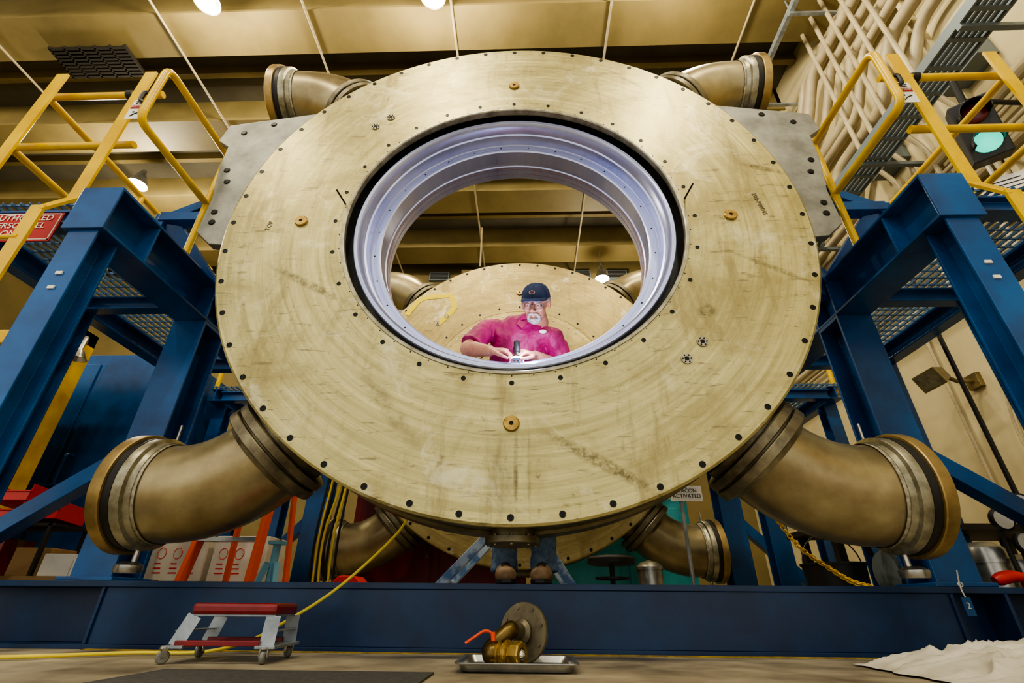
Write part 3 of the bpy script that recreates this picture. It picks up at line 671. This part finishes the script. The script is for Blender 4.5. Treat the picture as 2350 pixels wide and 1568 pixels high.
a=Acc(); a.sweep(smoothpath([(2.0,3.0,.45),(1.95,2.95,.70),(2.15,2.93,.62),(2.3,2.9,.5),(2.4,2.95,.72),(2.2,3.0,.78)],8),.016,10); a.out('hoses',m_black,g)
g=G('stainless_canister'); a=Acc()
for (x,y,z,r,h) in ((2.62,3.0,.0,.10,.52),(2.84,3.05,.0,.11,.46)):
    a.lathe([(0,h),(r*.5,h),(r*.95,h-.03),(r,h-.05),(r,h-.09),(r*1.07,h-.09),(r*1.07,h-.11),(r,h-.11),(r,.0),(0,0)],(x,y,z),(0,0,1),32)
a.out('canisters',m_alu,g)
g=G('pressure_gauge_cluster'); a=Acc();b=Acc()
for (x,z) in ((2.66,.62),(2.80,.70),(2.73,.50)):
    a.lathe([(0,.0),(.055,0),(.06,-.01),(.06,-.03),(.052,-.035)],(x,2.86,z),(0,1,0),28); b.lathe([(0,-.031),(.05,-.031)],(x,2.86,z),(0,1,0),28)
    a.cyl((x,2.88,0.0),(x,2.88,z),.012,8)
a.out('gauge_cases',m_black,g); b.out('gauge_faces',m_white,g)
g=G('red_hand_tool'); a=Acc(); a.sweep(smoothpath([(2.26,2.58,.305),(2.34,2.57,.325),(2.44,2.57,.31)],5),[.02,.024,.028,.028,.028,.026,.024,.022,.02,.018,.016],12); a.box((2.40,2.48),(2.54,2.61),(.277,.30)); a.out('tool_body',m_redp,g)
g=G('yellow_chain'); a=Acc()
cp=smoothpath([(1.48,2.90,.62),(1.55,2.88,.48),(1.66,2.86,.38),(1.74,2.82,.31),(1.80,2.76,.281)],7)
for i in range(len(cp)-1):
    c=(cp[i]+cp[i+1])/2; t=(cp[i+1]-cp[i]).normalized(); u=Vector((0,1,0)) if i%2 else t.cross(Vector((0,1,0))).normalized()
    w=[c+t*.018*math.cos(q*math.pi/5)+u*.011*math.sin(q*math.pi/5) for q in range(10)]
    a.sweep(w,.0036,6,closed=True)
a.out('links',m_yel,g)
g=G('beacon_sign'); a=Acc(); a.box((1.22,1.47),(4.0,4.01),(.93,1.05)); a.out('sign_panel',m_white,g,smooth=False)
text('lettering','BEACON\nACTIVATED',.042,(1.345,3.998,.99),(R(90),0,0),m_bolt,g)
a=Acc(); a.cyl((1.30,4.02,0),(1.30,4.02,1.05),.015,8); a.out('sign_post',m_gal,g)
g=G('blue_tag'); a=Acc(); a.box((2.0,2.04),(2.485,2.488),(.16,.235)); a.out('tag_card',m_blue,g,smooth=False)
a=Acc(); a.sweep(smoothpath([(2.02,2.484,.235),(2.015,2.483,.262),(2.02,2.485,.30),(2.01,2.46,.34)],5),.003,6); a.lathe([(.008,-.002),(.011,-.002),(.011,.002),(.008,.002)],(2.02,2.484,.285),(0,1,0),12); a.out('wire',m_white,g)
text('number','2',.035,(2.02,2.484,.20),(R(90),0,0),m_white,g)

# ------------------------------------------------------------------ right wall services
g=G('wall_pipe_bundle'); a=Acc()
for k in range(7):
    z=6.3+.27*k; x=4.78-.05*(k%3)
    y1=3.3+.30*k
    a.sweep(rounded([(x,-1,z),(x,y1,z),(x-.02,y1+.5,z-.7),(x-.02,y1+1.5,z-.7),(x,y1+1.9,z-1.2),(x,10.5,z-1.2)],.18),.085 if k%2 else .065,12)
for k in range(10):
    z=3.2+.17*k; a.sweep([(4.86,-1,z),(4.86,10.8,z)],.026 if k%3 else .05,10)
for k in range(5):
    y=3.5+.26*k; a.sweep(rounded([(4.84,y,3.2),(4.84,y,5.0),(4.6,y,5.4),(4.6,y,8.9)],.12),.03,10)
a.out('pipes',m_pipew,g)
g=G('strut_channel'); a=Acc()
a.box((4.05,4.12),(-1,10.7),(8.02,8.12))
for y in (1,2.5,4,5.5,7,8.5): a.box((4.05,4.94),(y,y+.05),(7.98,8.02)); a.cyl((4.08,y+.02,8.1),(4.08,y+.02,8.35),.012,6)
a.out('channels',m_gal,g,smooth=False)
g=G('cable_tray'); a=Acc()
a.box((4.15,4.17),(-1,10.5),(5.0,5.12)); a.box((4.50,4.52),(-1,10.5),(5.0,5.12))
for k in range(40): a.box((4.17,4.50),(-.9+k*.28,-.86+k*.28),(5.0,5.02))
for k in range(5): a.cyl((4.22+.06*k,-1,5.05),(4.22+.06*k,10.4,5.05),.022,8)
for k in range(6): a.box((4.15,4.949),(1+k*1.6,1.05+k*1.6),(4.95,5.0))
a.out('tray',m_grey,g,smooth=False)
g=G('electrical_panel'); a=Acc()
for (y,z,w,h) in ((3.0,5.2,.5,.6),(4.3,5.2,.4,.5),(6.2,5.2,.5,.6),(2.6,2.7,.3,.4)):
    a.box((4.72,4.949),(y,y+w),(z,z+h))
a.out('boxes',m_grey,g,smooth=False,bevel=.008)
g=G('wall_cable_conduit'); a=Acc(); a.sweep(smoothpath([(4.9,4.5,3.1),(4.9,4.55,2.4),(4.9,4.7,1.6),(4.9,4.4,.6),(4.9,4.45,0)],6),.012,8); a.sweep([(4.9,5.2,0),(4.9,5.2,3.2)],.018,8); a.sweep([(4.9,3.9,0),(4.9,3.9,3.2)],.01,8); a.out('conduit',m_pipew,g)
g=G('wall_floodlight'); a=Acc(); M=Matrix.Translation((4.55,4.9,2.42))@Matrix.Rotation(R(-25),4,'Y')@Matrix.Rotation(R(15),4,'Z')
a.add([M@Vector(p) for p in ((-.16,-.13,-.10),(-.16,.13,-.10),(-.16,.13,.10),(-.16,-.13,.10),(.08,-.07,-.06),(.08,.07,-.06),(.08,.07,.06),(.08,-.07,.06))],[(0,1,2,3),(4,7,6,5),(0,4,5,1),(1,5,6,2),(2,6,7,3),(3,7,4,0)])
a.sweep([M@Vector((.08,0,0)),(4.75,4.9,2.36),(4.949,4.9,2.36)],.022,10); a.box((4.90,4.949),(4.82,4.98),(2.28,2.44)); a.out('housing',m_sheet,g,smooth=False,bevel=.004)
a=Acc(); a.add([M@Vector(p) for p in ((-.161,-.115,-.085),(-.161,.115,-.085),(-.161,.115,.085),(-.161,-.115,.085))],[(0,1,2,3)]); a.out('lens',m_fl,g,smooth=False)
g=G('traffic_signal'); M=Matrix.Translation((3.60,2.55,3.46))@Matrix.Rotation(R(-38),4,'Z')@Matrix.Rotation(R(18),4,'X')
a=Acc(); a.box((-.12,.12),(0,.16),(-.26,.26),M)
a.cyl(M@Vector((0,.08,.26)),M@Vector((0,.08,.5)),.025,10); a.cyl(M@Vector((0,.08,.3)),(4.94,2.6,3.75),.02,10); a.out('signal_housing',m_black,g,smooth=False,bevel=.01)
a=Acc()
for dz in (-.125,.125):
    pts=[M@Vector((.095*math.cos(t),-.0,dz+.095*math.sin(t))) for t in [R(-20+220*i/20) for i in range(21)]]
    pts2=[M@Vector((.095*math.cos(t),-.12,dz+.095*math.sin(t)-.01)) for t in [R(-20+220*i/20) for i in range(21)]]
    a.add(pts+pts2,[(i,i+1,22+i,21+i) for i in range(20)])
v=a.out('visors',m_black,g); so=v.modifiers.new('s','SOLIDIFY'); so.thickness=.004
for dz,mm,nm in ((-.125,m_green,'green_lens'),(.125,m_sred,'red_lens')):
    a=Acc(); a.ell(M@Vector((0,-.0,dz)),(.088,.03,.088),M.to_3x3()); a.out(nm,mm,g)
g=G('wall_notice'); a=Acc(); M=Matrix.Translation((3.75,2.76,3.02))@Matrix.Rotation(R(-30),4,'Z')
a.box((-.22,.22),(0,.008),(-.22,.12),M); a.cyl(M@Vector((0,.02,.12)),M@Vector((.02,.06,.3)),.015,8); a.out('notice_board',m_white,g,smooth=False)
a=Acc()
for k in range(7): a.box((-.18,.12+.05*(k%3)),(-.002,0),(.07-k*.036,.078-k*.036),M)
a.out('notice_lines',m_bolt,g,smooth=False)
g=G('warning_beacon'); a=Acc(); a.lathe([(0,.10),(.03,.095),(.045,.06),(.045,0)],(3.15,3.2,2.9),(0,0,1),20); a.out('dome',mat('beacon_red',(.75,.08,.08),0,.3,emit=.5),g)
b=Acc(); b.cyl((3.15,3.2,2.84),(3.15,3.2,2.9),.055,20); b.cyl((3.15,3.2,.0),(3.15,3.2,2.85),.015,8); b.out('base',m_black,g)

# ------------------------------------------------------------------ technician
g=G('technician')
V=Vector
a=Acc()
for (hip,kn,an) in (((-.045,2.70,1.12),(-.055,2.64,.76),(-.052,2.69,.38)),((.125,2.70,1.12),(.150,2.64,.76),(.150,2.69,.38))):
    a.sweep([hip,V(hip).lerp(V(kn),.5),kn,V(kn).lerp(V(an),.4),an],[.092,.082,.070,.070,.064],18)
    a.ell(kn,(.070,.070,.070)); a.ell(hip,(.095,.1,.095))
    a.sweep([V(an)+V((0,0,.03)),V(an)+V((0,-.005,-.045))],[.066,.070],18)
    for k in range(3): a.lathe([(.055,-.012),(.071-.001*k,0),(.055,.012)],V(an)+V((0,0,.06-.035*k)),(.1*(-1)**k,.15,1),18)
a.ell((.04,2.70,1.17),(.175,.12,.12)); a.ell((.04,2.66,1.25),(.165,.12,.09))
blob('jeans',a,m_jean,g,.007,2,None,(.06,.012))
a=Acc();b=Acc()
for x,rot in ((-.052,.10),(.150,-.14)):
    M=Matrix.Translation((x,2.69,.276))@Matrix.Rotation(rot,4,'Z')
    def T(p): return M@V(p)
    a.sweep([T((0,0,.13)),T((0,0,.06)),],[.052,.05],16)
    a.ell(T((0,.0,.055)),(.046,.06,.05)); a.sweep([T((0,.03,.05)),T((0,-.05,.055)),T((0,-.12,.045)),T((0,-.17,.038))],[(.045,.05),(.045,.045),(.036,.052),(.028,.045)],16,side=(0,0,1))
    a.ell(T((0,-.165,.038)),(.050,.045,.038)); 
    pr=[(.0,.075),(.034,.06),(.036,.0),(.04,-.06),(.052,-.13),(.045,-.19),(.02,-.215),(-.02,-.215),(-.045,-.19),(-.05,-.13),(-.038,-.06),(-.036,.0),(-.034,.06)]
    n=len(pr); b.add([T((p[0],p[1],0.001)) for p in pr]+[T((p[0],p[1],.02)) for p in pr],[tuple(range(n)),tuple(range(n,2*n))]+[(i,(i+1)%n,n+(i+1)%n,n+i) for i in range(n)])
blob('boots',a,m_boot,g,.006,3); b.out('boot_soles',m_black,g,smooth=False,bevel=.003)
a=Acc()
for x,rot in ((-.052,.10),(.150,-.14)):
    M=Matrix.Translation((x,2.69,.276))@Matrix.Rotation(rot,4,'Z')
    for k in range(4): a.sweep([M@V((-.022,-.06-.022*k,.098-.006*k)),M@V((0,-.065-.022*k,.105-.006*k)),M@V((.022,-.06-.022*k,.098-.006*k))],.003,6)
a.out('laces',m_dark,g)
a=Acc(); side=(1,0,0)
a.sweep([(.04,2.70,1.17),(.04,2.66,1.27),(.035,2.55,1.38),(.03,2.46,1.47),(.035,2.40,1.545),(.06,2.37,1.60),(.08,2.36,1.625)],
        [(.165,.115),(.165,.125),(.172,.125),(.178,.12),(.168,.10),(.11,.075),(.066,.06)],28,side=side)
RS=V((-.150,2.39,1.588)); LS=V((.218,2.37,1.515)); RE=V((-.252,2.32,1.425)); LE=V((.300,2.47,1.36))
a.ell(RS,(.062,.062,.058)); a.ell(LS,(.062,.062,.058)); a.capsule(V((.03,2.40,1.585)),RS,.066,.058,16); a.capsule(V((.07,2.38,1.56)),LS,.066,.056,16)
rs_end=RS.lerp(RE,.82)+V((0,0,-.005)); a.sweep([RS,RS.lerp(RE,.45),rs_end],[.060,.062,.072],18)
ls_end=LS.lerp(LE,.9); a.sweep([LS,LS.lerp(LE,.5),ls_end],[.060,.062,.066],18)
blob('shirt',a,m_shirt,g,.006,3,None,(.055,.024))
a=Acc()
for s_,pp in ((-1,[(.085,2.280,1.575),(.035,2.296,1.615),(.015,2.292,1.565),(.045,2.266,1.520)]),(1,[(.085,2.280,1.575),(.14,2.296,1.60),(.15,2.292,1.545),(.118,2.266,1.508)])):
    a.add([V(p) for p in pp]+[V(p)+V((0,.012,-.002)) for p in pp],[(0,1,2,3),(4,5,6,7),(0,1,5,4),(1,2,6,5),(2,3,7,6),(3,0,4,7)])
a.sweep(arc((.088,2.34,1.605),.070,R(150),R(390),24,'xy'),[(.020,.006)]*25,8,side=(0,0,1))
a.out('collar',m_shirt,g)
a=Acc(); RW=V((-.115,2.215,1.352)); LW=V((.105,2.265,1.352))
a.sweep([RS.lerp(RE,.6),RE,RE.lerp(RW,.3),RE.lerp(RW,.7),RW],[.043,.045,.043,.034,.028],16); a.ell(RE,(.045,.045,.045))
a.sweep([LS.lerp(LE,.6),LE,LE.lerp(LW,.3),LE.lerp(LW,.7),LW],[.043,.045,.043,.034,.028],16); a.ell(LE,(.045,.045,.045))
def hand(acc,W,fw,up,thumb,curl,s=1.0):
    fw=V(fw).normalized(); up=V(up); up=(up-fw*up.dot(fw)).normalized(); sd=fw.cross(up)*thumb
    def L(x,y,z): return W+fw*x*s+sd*y*s+up*z*s
    acc.sweep([L(-.01,0,0),L(.03,0,0),L(.065,0,.002),L(.09,0,0)],[(.030,.022),(.038,.019),(.043,.017),(.040,.014)],16,side=sd)
    for i,(y,ln) in enumerate(((.030,.070),(.010,.078),(-.011,.072),(-.031,.056))):
        c=curl; p=L(.075,y*.95,.0); ang=0; rr=.0100
        for j,fr in enumerate((.45,.30,.25)):
            ang+=c*(.8 if j==0 else 1.0)
            q=p+fw*math.cos(ang)*ln*fr*s*1.05-up*math.sin(ang)*ln*fr*s*1.05+sd*y*.12*s
            acc.capsule(p,q,rr*s,(rr-.0012)*s,10); p=q; rr-=.0010
    p=L(.02,.030,-.004); q=L(.050,.058,-.014); acc.capsule(p,q,.015*s,.012*s,10); q2=L(.082,.062,-.026); acc.capsule(q,q2,.0115*s,.010*s,10); q3=L(.104,.052,-.036); acc.capsule(q2,q3,.010*s,.0085*s,10)
hand(a,RW,(.93,-.18,-.12),(.0,-.45,.9),1,.55,.95)
hand(a,LW,(-.72,-.58,-.10),(.15,-.45,.9),-1,.6,.95)
blob('arms_and_hands',a,m_skin,g,.0036,2)
HM=Matrix.Translation((.122,2.205,1.640))@Matrix.Rotation(R(-12),4,'Z')@Matrix.Rotation(R(7),4,'Y')@Matrix.Rotation(R(40),4,'X')@Matrix.Scale(.94,4)
a=Acc()
a.ell((0,.012,.03),(.076,.093,.086),seg=24,rings=18); a.ell((0,-.022,-.035),(.060,.066,.075),seg=24,rings=18); a.ell((0,-.045,-.085),(.034,.034,.026))
a.ell((0,-.062,.026),(.055,.022,.012))
for s_ in (-1,1):
    a.ell((s_*.038,-.060,-.022),(.022,.020,.022))
    a.ell((s_*.078,.010,-.005),(.008,.020,.032),Matrix.Rotation(s_*.25,3,'Z'))
    a.ell((s_*.031,-.073,.009),(.016,.010,.008)); a.ell((s_*.031,-.072,-.005),(.015,.009,.006))
a.sweep([(0,-.080,.018),(0,-.096,-.008),(0,-.107,-.026)],[.007,.009,.012],12); a.ell((0,-.104,-.028),(.012,.012,.010))
for s_ in (-1,1): a.ell((s_*.012,-.096,-.031),(.008,.010,.008))
a.ell((0,-.084,-.056),(.020,.008,.0045)); a.ell((0,-.082,-.065),(.017,.009,.005))
a.capsule(V((0,.01,-.05)),V((.0,.075,-.125)),.052,.056,18)
blob('head',a,m_skin,g,.0038,2,HM)
a=Acc()
a.ell((0,-.052,-.092),(.034,.034,.022)); a.sweep([(-.032,-.070,-.062),(-.022,-.085,-.050),(0,-.092,-.045),(.022,-.085,-.050),(.032,-.070,-.062)],[.007,.0085,.008,.0085,.007],10)
for s_ in (-1,1): a.sweep([(s_*.031,-.070,-.060),(s_*.033,-.066,-.075),(s_*.026,-.064,-.094)],[.008,.010,.012],10)
a.sweep([(-.020,-.080,-.080),(0,-.086,-.082),(.020,-.080,-.080)],[.010,.011,.010],10)
blob('beard',a,m_beard,g,.0035,1,HM)
a=Acc()
for s_ in (-1,1): a.ell((s_*.073,.028,.018),(.009,.040,.030)); a.sweep([(s_*.018,-.088,.022),(s_*.034,-.086,.026),(s_*.050,-.076,.021)],[.003,.0042,.003],8)
a.ell((0,.075,.0),(.062,.032,.045)); blob('hair',a,m_beard,g,.003,1,HM)
o=Acc(); o.ell((0,-.0875,-.0605),(.016,.003,.0018)); o.out('mouth_line',mat('lip_dark',(.42,.2,.18),0,.5),g).matrix_world=HM
o=Acc(); p_=Acc()
for s_ in (-1,1): o.ell((s_*.031,-.0745,.001),(.0115,.008,.0050)); p_.ell((s_*.031,-.0805,-.0010),(.0048,.003,.0040))
o.out('eyes',m_card,g).matrix_world=HM; p_.out('irises',m_bolt,g).matrix_world=HM
a=Acc()
for s_ in (-1,1):
    cpt=[(s_*.032+.026*math.cos(t),-.096+(.006 if math.cos(t)*s_>0 else 0)*abs(math.cos(t)),.000+.018*math.sin(t)) for t in [2*math.pi*k/24 for k in range(24)]]
    a.sweep(cpt,.0012,6,closed=True); a.sweep([(s_*.058,-.090,.004),(s_*.074,-.05,.008),(s_*.080,.01,.008)],.0015,6)
a.sweep([(-.007,-.098,.002),(0,-.101,.004),(.007,-.098,.002)],.0015,6)
a.out('glasses_frame',m_grey,g).matrix_world=HM
a=Acc(); vs=[];fs=[]; sg=36; rg=12
for i in range(rg+1):
    ph=math.pi/2*i/rg
    for k in range(sg):
        t=2*math.pi*k/sg; vs.append(((.084)*math.cos(ph)**.8*math.cos(t),.012+.103*math.cos(ph)**.8*math.sin(t),.034+.084*math.sin(ph)))
for i in range(rg):
    for k in range(sg): k2=(k+1)%sg; fs.append((i*sg+k,i*sg+k2,(i+1)*sg+k2,(i+1)*sg+k))
a.add(vs,fs); a.ell((0,.012,.118),(.007,.007,.004))
for k in range(6):
    t=2*math.pi*k/6+.52; a.sweep([(.0845*math.cos(ph)**.8*math.cos(t),.012+.1035*math.cos(ph)**.8*math.sin(t),.034+.0845*math.sin(ph)) for ph in [math.pi/2*i/10 for i in range(10)]],.0012,5)
c=a.out('cap_crown',m_cap,g,ang=60); c.matrix_world=HM; so=c.modifiers.new('s','SOLIDIFY'); so.thickness=.003
vs=[];fs=[]
for i in range(9):
    u=i/8
    for k in range(21):
        t=R(203+134*k/20); w=V((.083*math.cos(t),.012+.102*math.sin(t),0))
        ext=.066*u*max(0,math.sin((k)/20*math.pi))**.45
        vs.append((w.x,w.y-ext,.041-.016*(w.x/.08)**2*u-.004*u*u))
for i in range(8):
    for k in range(20): q=i*21+k; fs.append((q,q+1,q+22,q+21))
br=mk('cap_brim',vs,fs,m_cap,g,ang=60); br.matrix_world=HM; so=br.modifiers.new('s','SOLIDIFY'); so.thickness=.004
a=Acc(); a.sweep([(.016*math.cos(t),-.0895,.075+.010*math.sin(t)) for t in [2*math.pi*k/20 for k in range(20)]],.0016,6,closed=True); a.out('cap_badge',m_white,g).matrix_world=HM
a=Acc(); a.ell((0,-.0885,.075),(.006,.003,.005)); a.out('cap_badge_dot',m_redp,g).matrix_world=HM
a=Acc(); a.ell((.160,2.290,1.512),(.020,.004,.011),Matrix.Rotation(R(20),3,'X')); a.out('shirt_badge',m_white,g)
g=G('inspection_lamp'); a=Acc(); bx,by,bz=.018,2.205,1.284
a.lathe([(0,.118),(.014,.118),(.016,.112),(.016,.085),(.019,.082),(.019,.055),(.014,.05),(.014,.035),(.0,.035)],(bx,by,bz),(0,0,1),24); a.out('handle',m_black,g)
a=Acc(); a.lathe([(.012,.036),(.016,.034),(.034,.014),(.036,.008),(.034,.004),(.0,.004)],(bx,by,bz),(0,0,1),28); a.out('cone_base',m_chrome,g)
a=Acc(); a.lathe([(.0365,.004),(.0385,.006),(.0385,.012),(.0365,.014)],(bx,by,bz),(0,0,1),28); a.out('light_ring',m_led,g)
l=bpy.data.lights.new('lamp_light','POINT'); l.energy=6.0; l.color=(.70,.73,1.0); l.shadow_soft_size=.03
o=bpy.data.objects.new('lamp_light',l); SC.collection.objects.link(o); o.location=(bx+.06,by-.10,bz+.06); o.parent=g

# ------------------------------------------------------------------ recentre group empties
bpy.context.view_layer.update()
for e in GROUPS:
    ch=[c for c in e.children]
    pts=[c.matrix_world@V(b) for c in ch for b in c.bound_box if c.type in('MESH','FONT')]
    if not pts: continue
    mn=V((min(p.x for p in pts),min(p.y for p in pts),min(p.z for p in pts))); mx=V((max(p.x for p in pts),max(p.y for p in pts),max(p.z for p in pts)))
    c0=V(((mn.x+mx.x)/2,(mn.y+mx.y)/2,mn.z))
    e.location=c0
    for c in ch: c.location=c.location-c0

# ------------------------------------------------------------------ world + camera
w=bpy.data.worlds.new('hall_ambient'); SC.world=w; w.use_nodes=True
bg=w.node_tree.nodes['Background']; bg.inputs[0].default_value=(1.0,.96,.85,1); bg.inputs[1].default_value=1.3
cd=bpy.data.cameras.new('camera'); cam=bpy.data.objects.new('camera',cd); SC.collection.objects.link(cam)
cd.sensor_width=36; cd.lens=36*1100/2350; cd.clip_end=200
cam.matrix_world=Matrix.Translation((.066,0,.18))@Matrix.Rotation(R(1.9),4,'Z')@Matrix.Rotation(R(119),4,'X')@Matrix.Rotation(R(.5),4,'Z')
SC.camera=cam
SC.view_settings.view_transform='AgX'
SC.view_settings.look='AgX - Medium High Contrast'
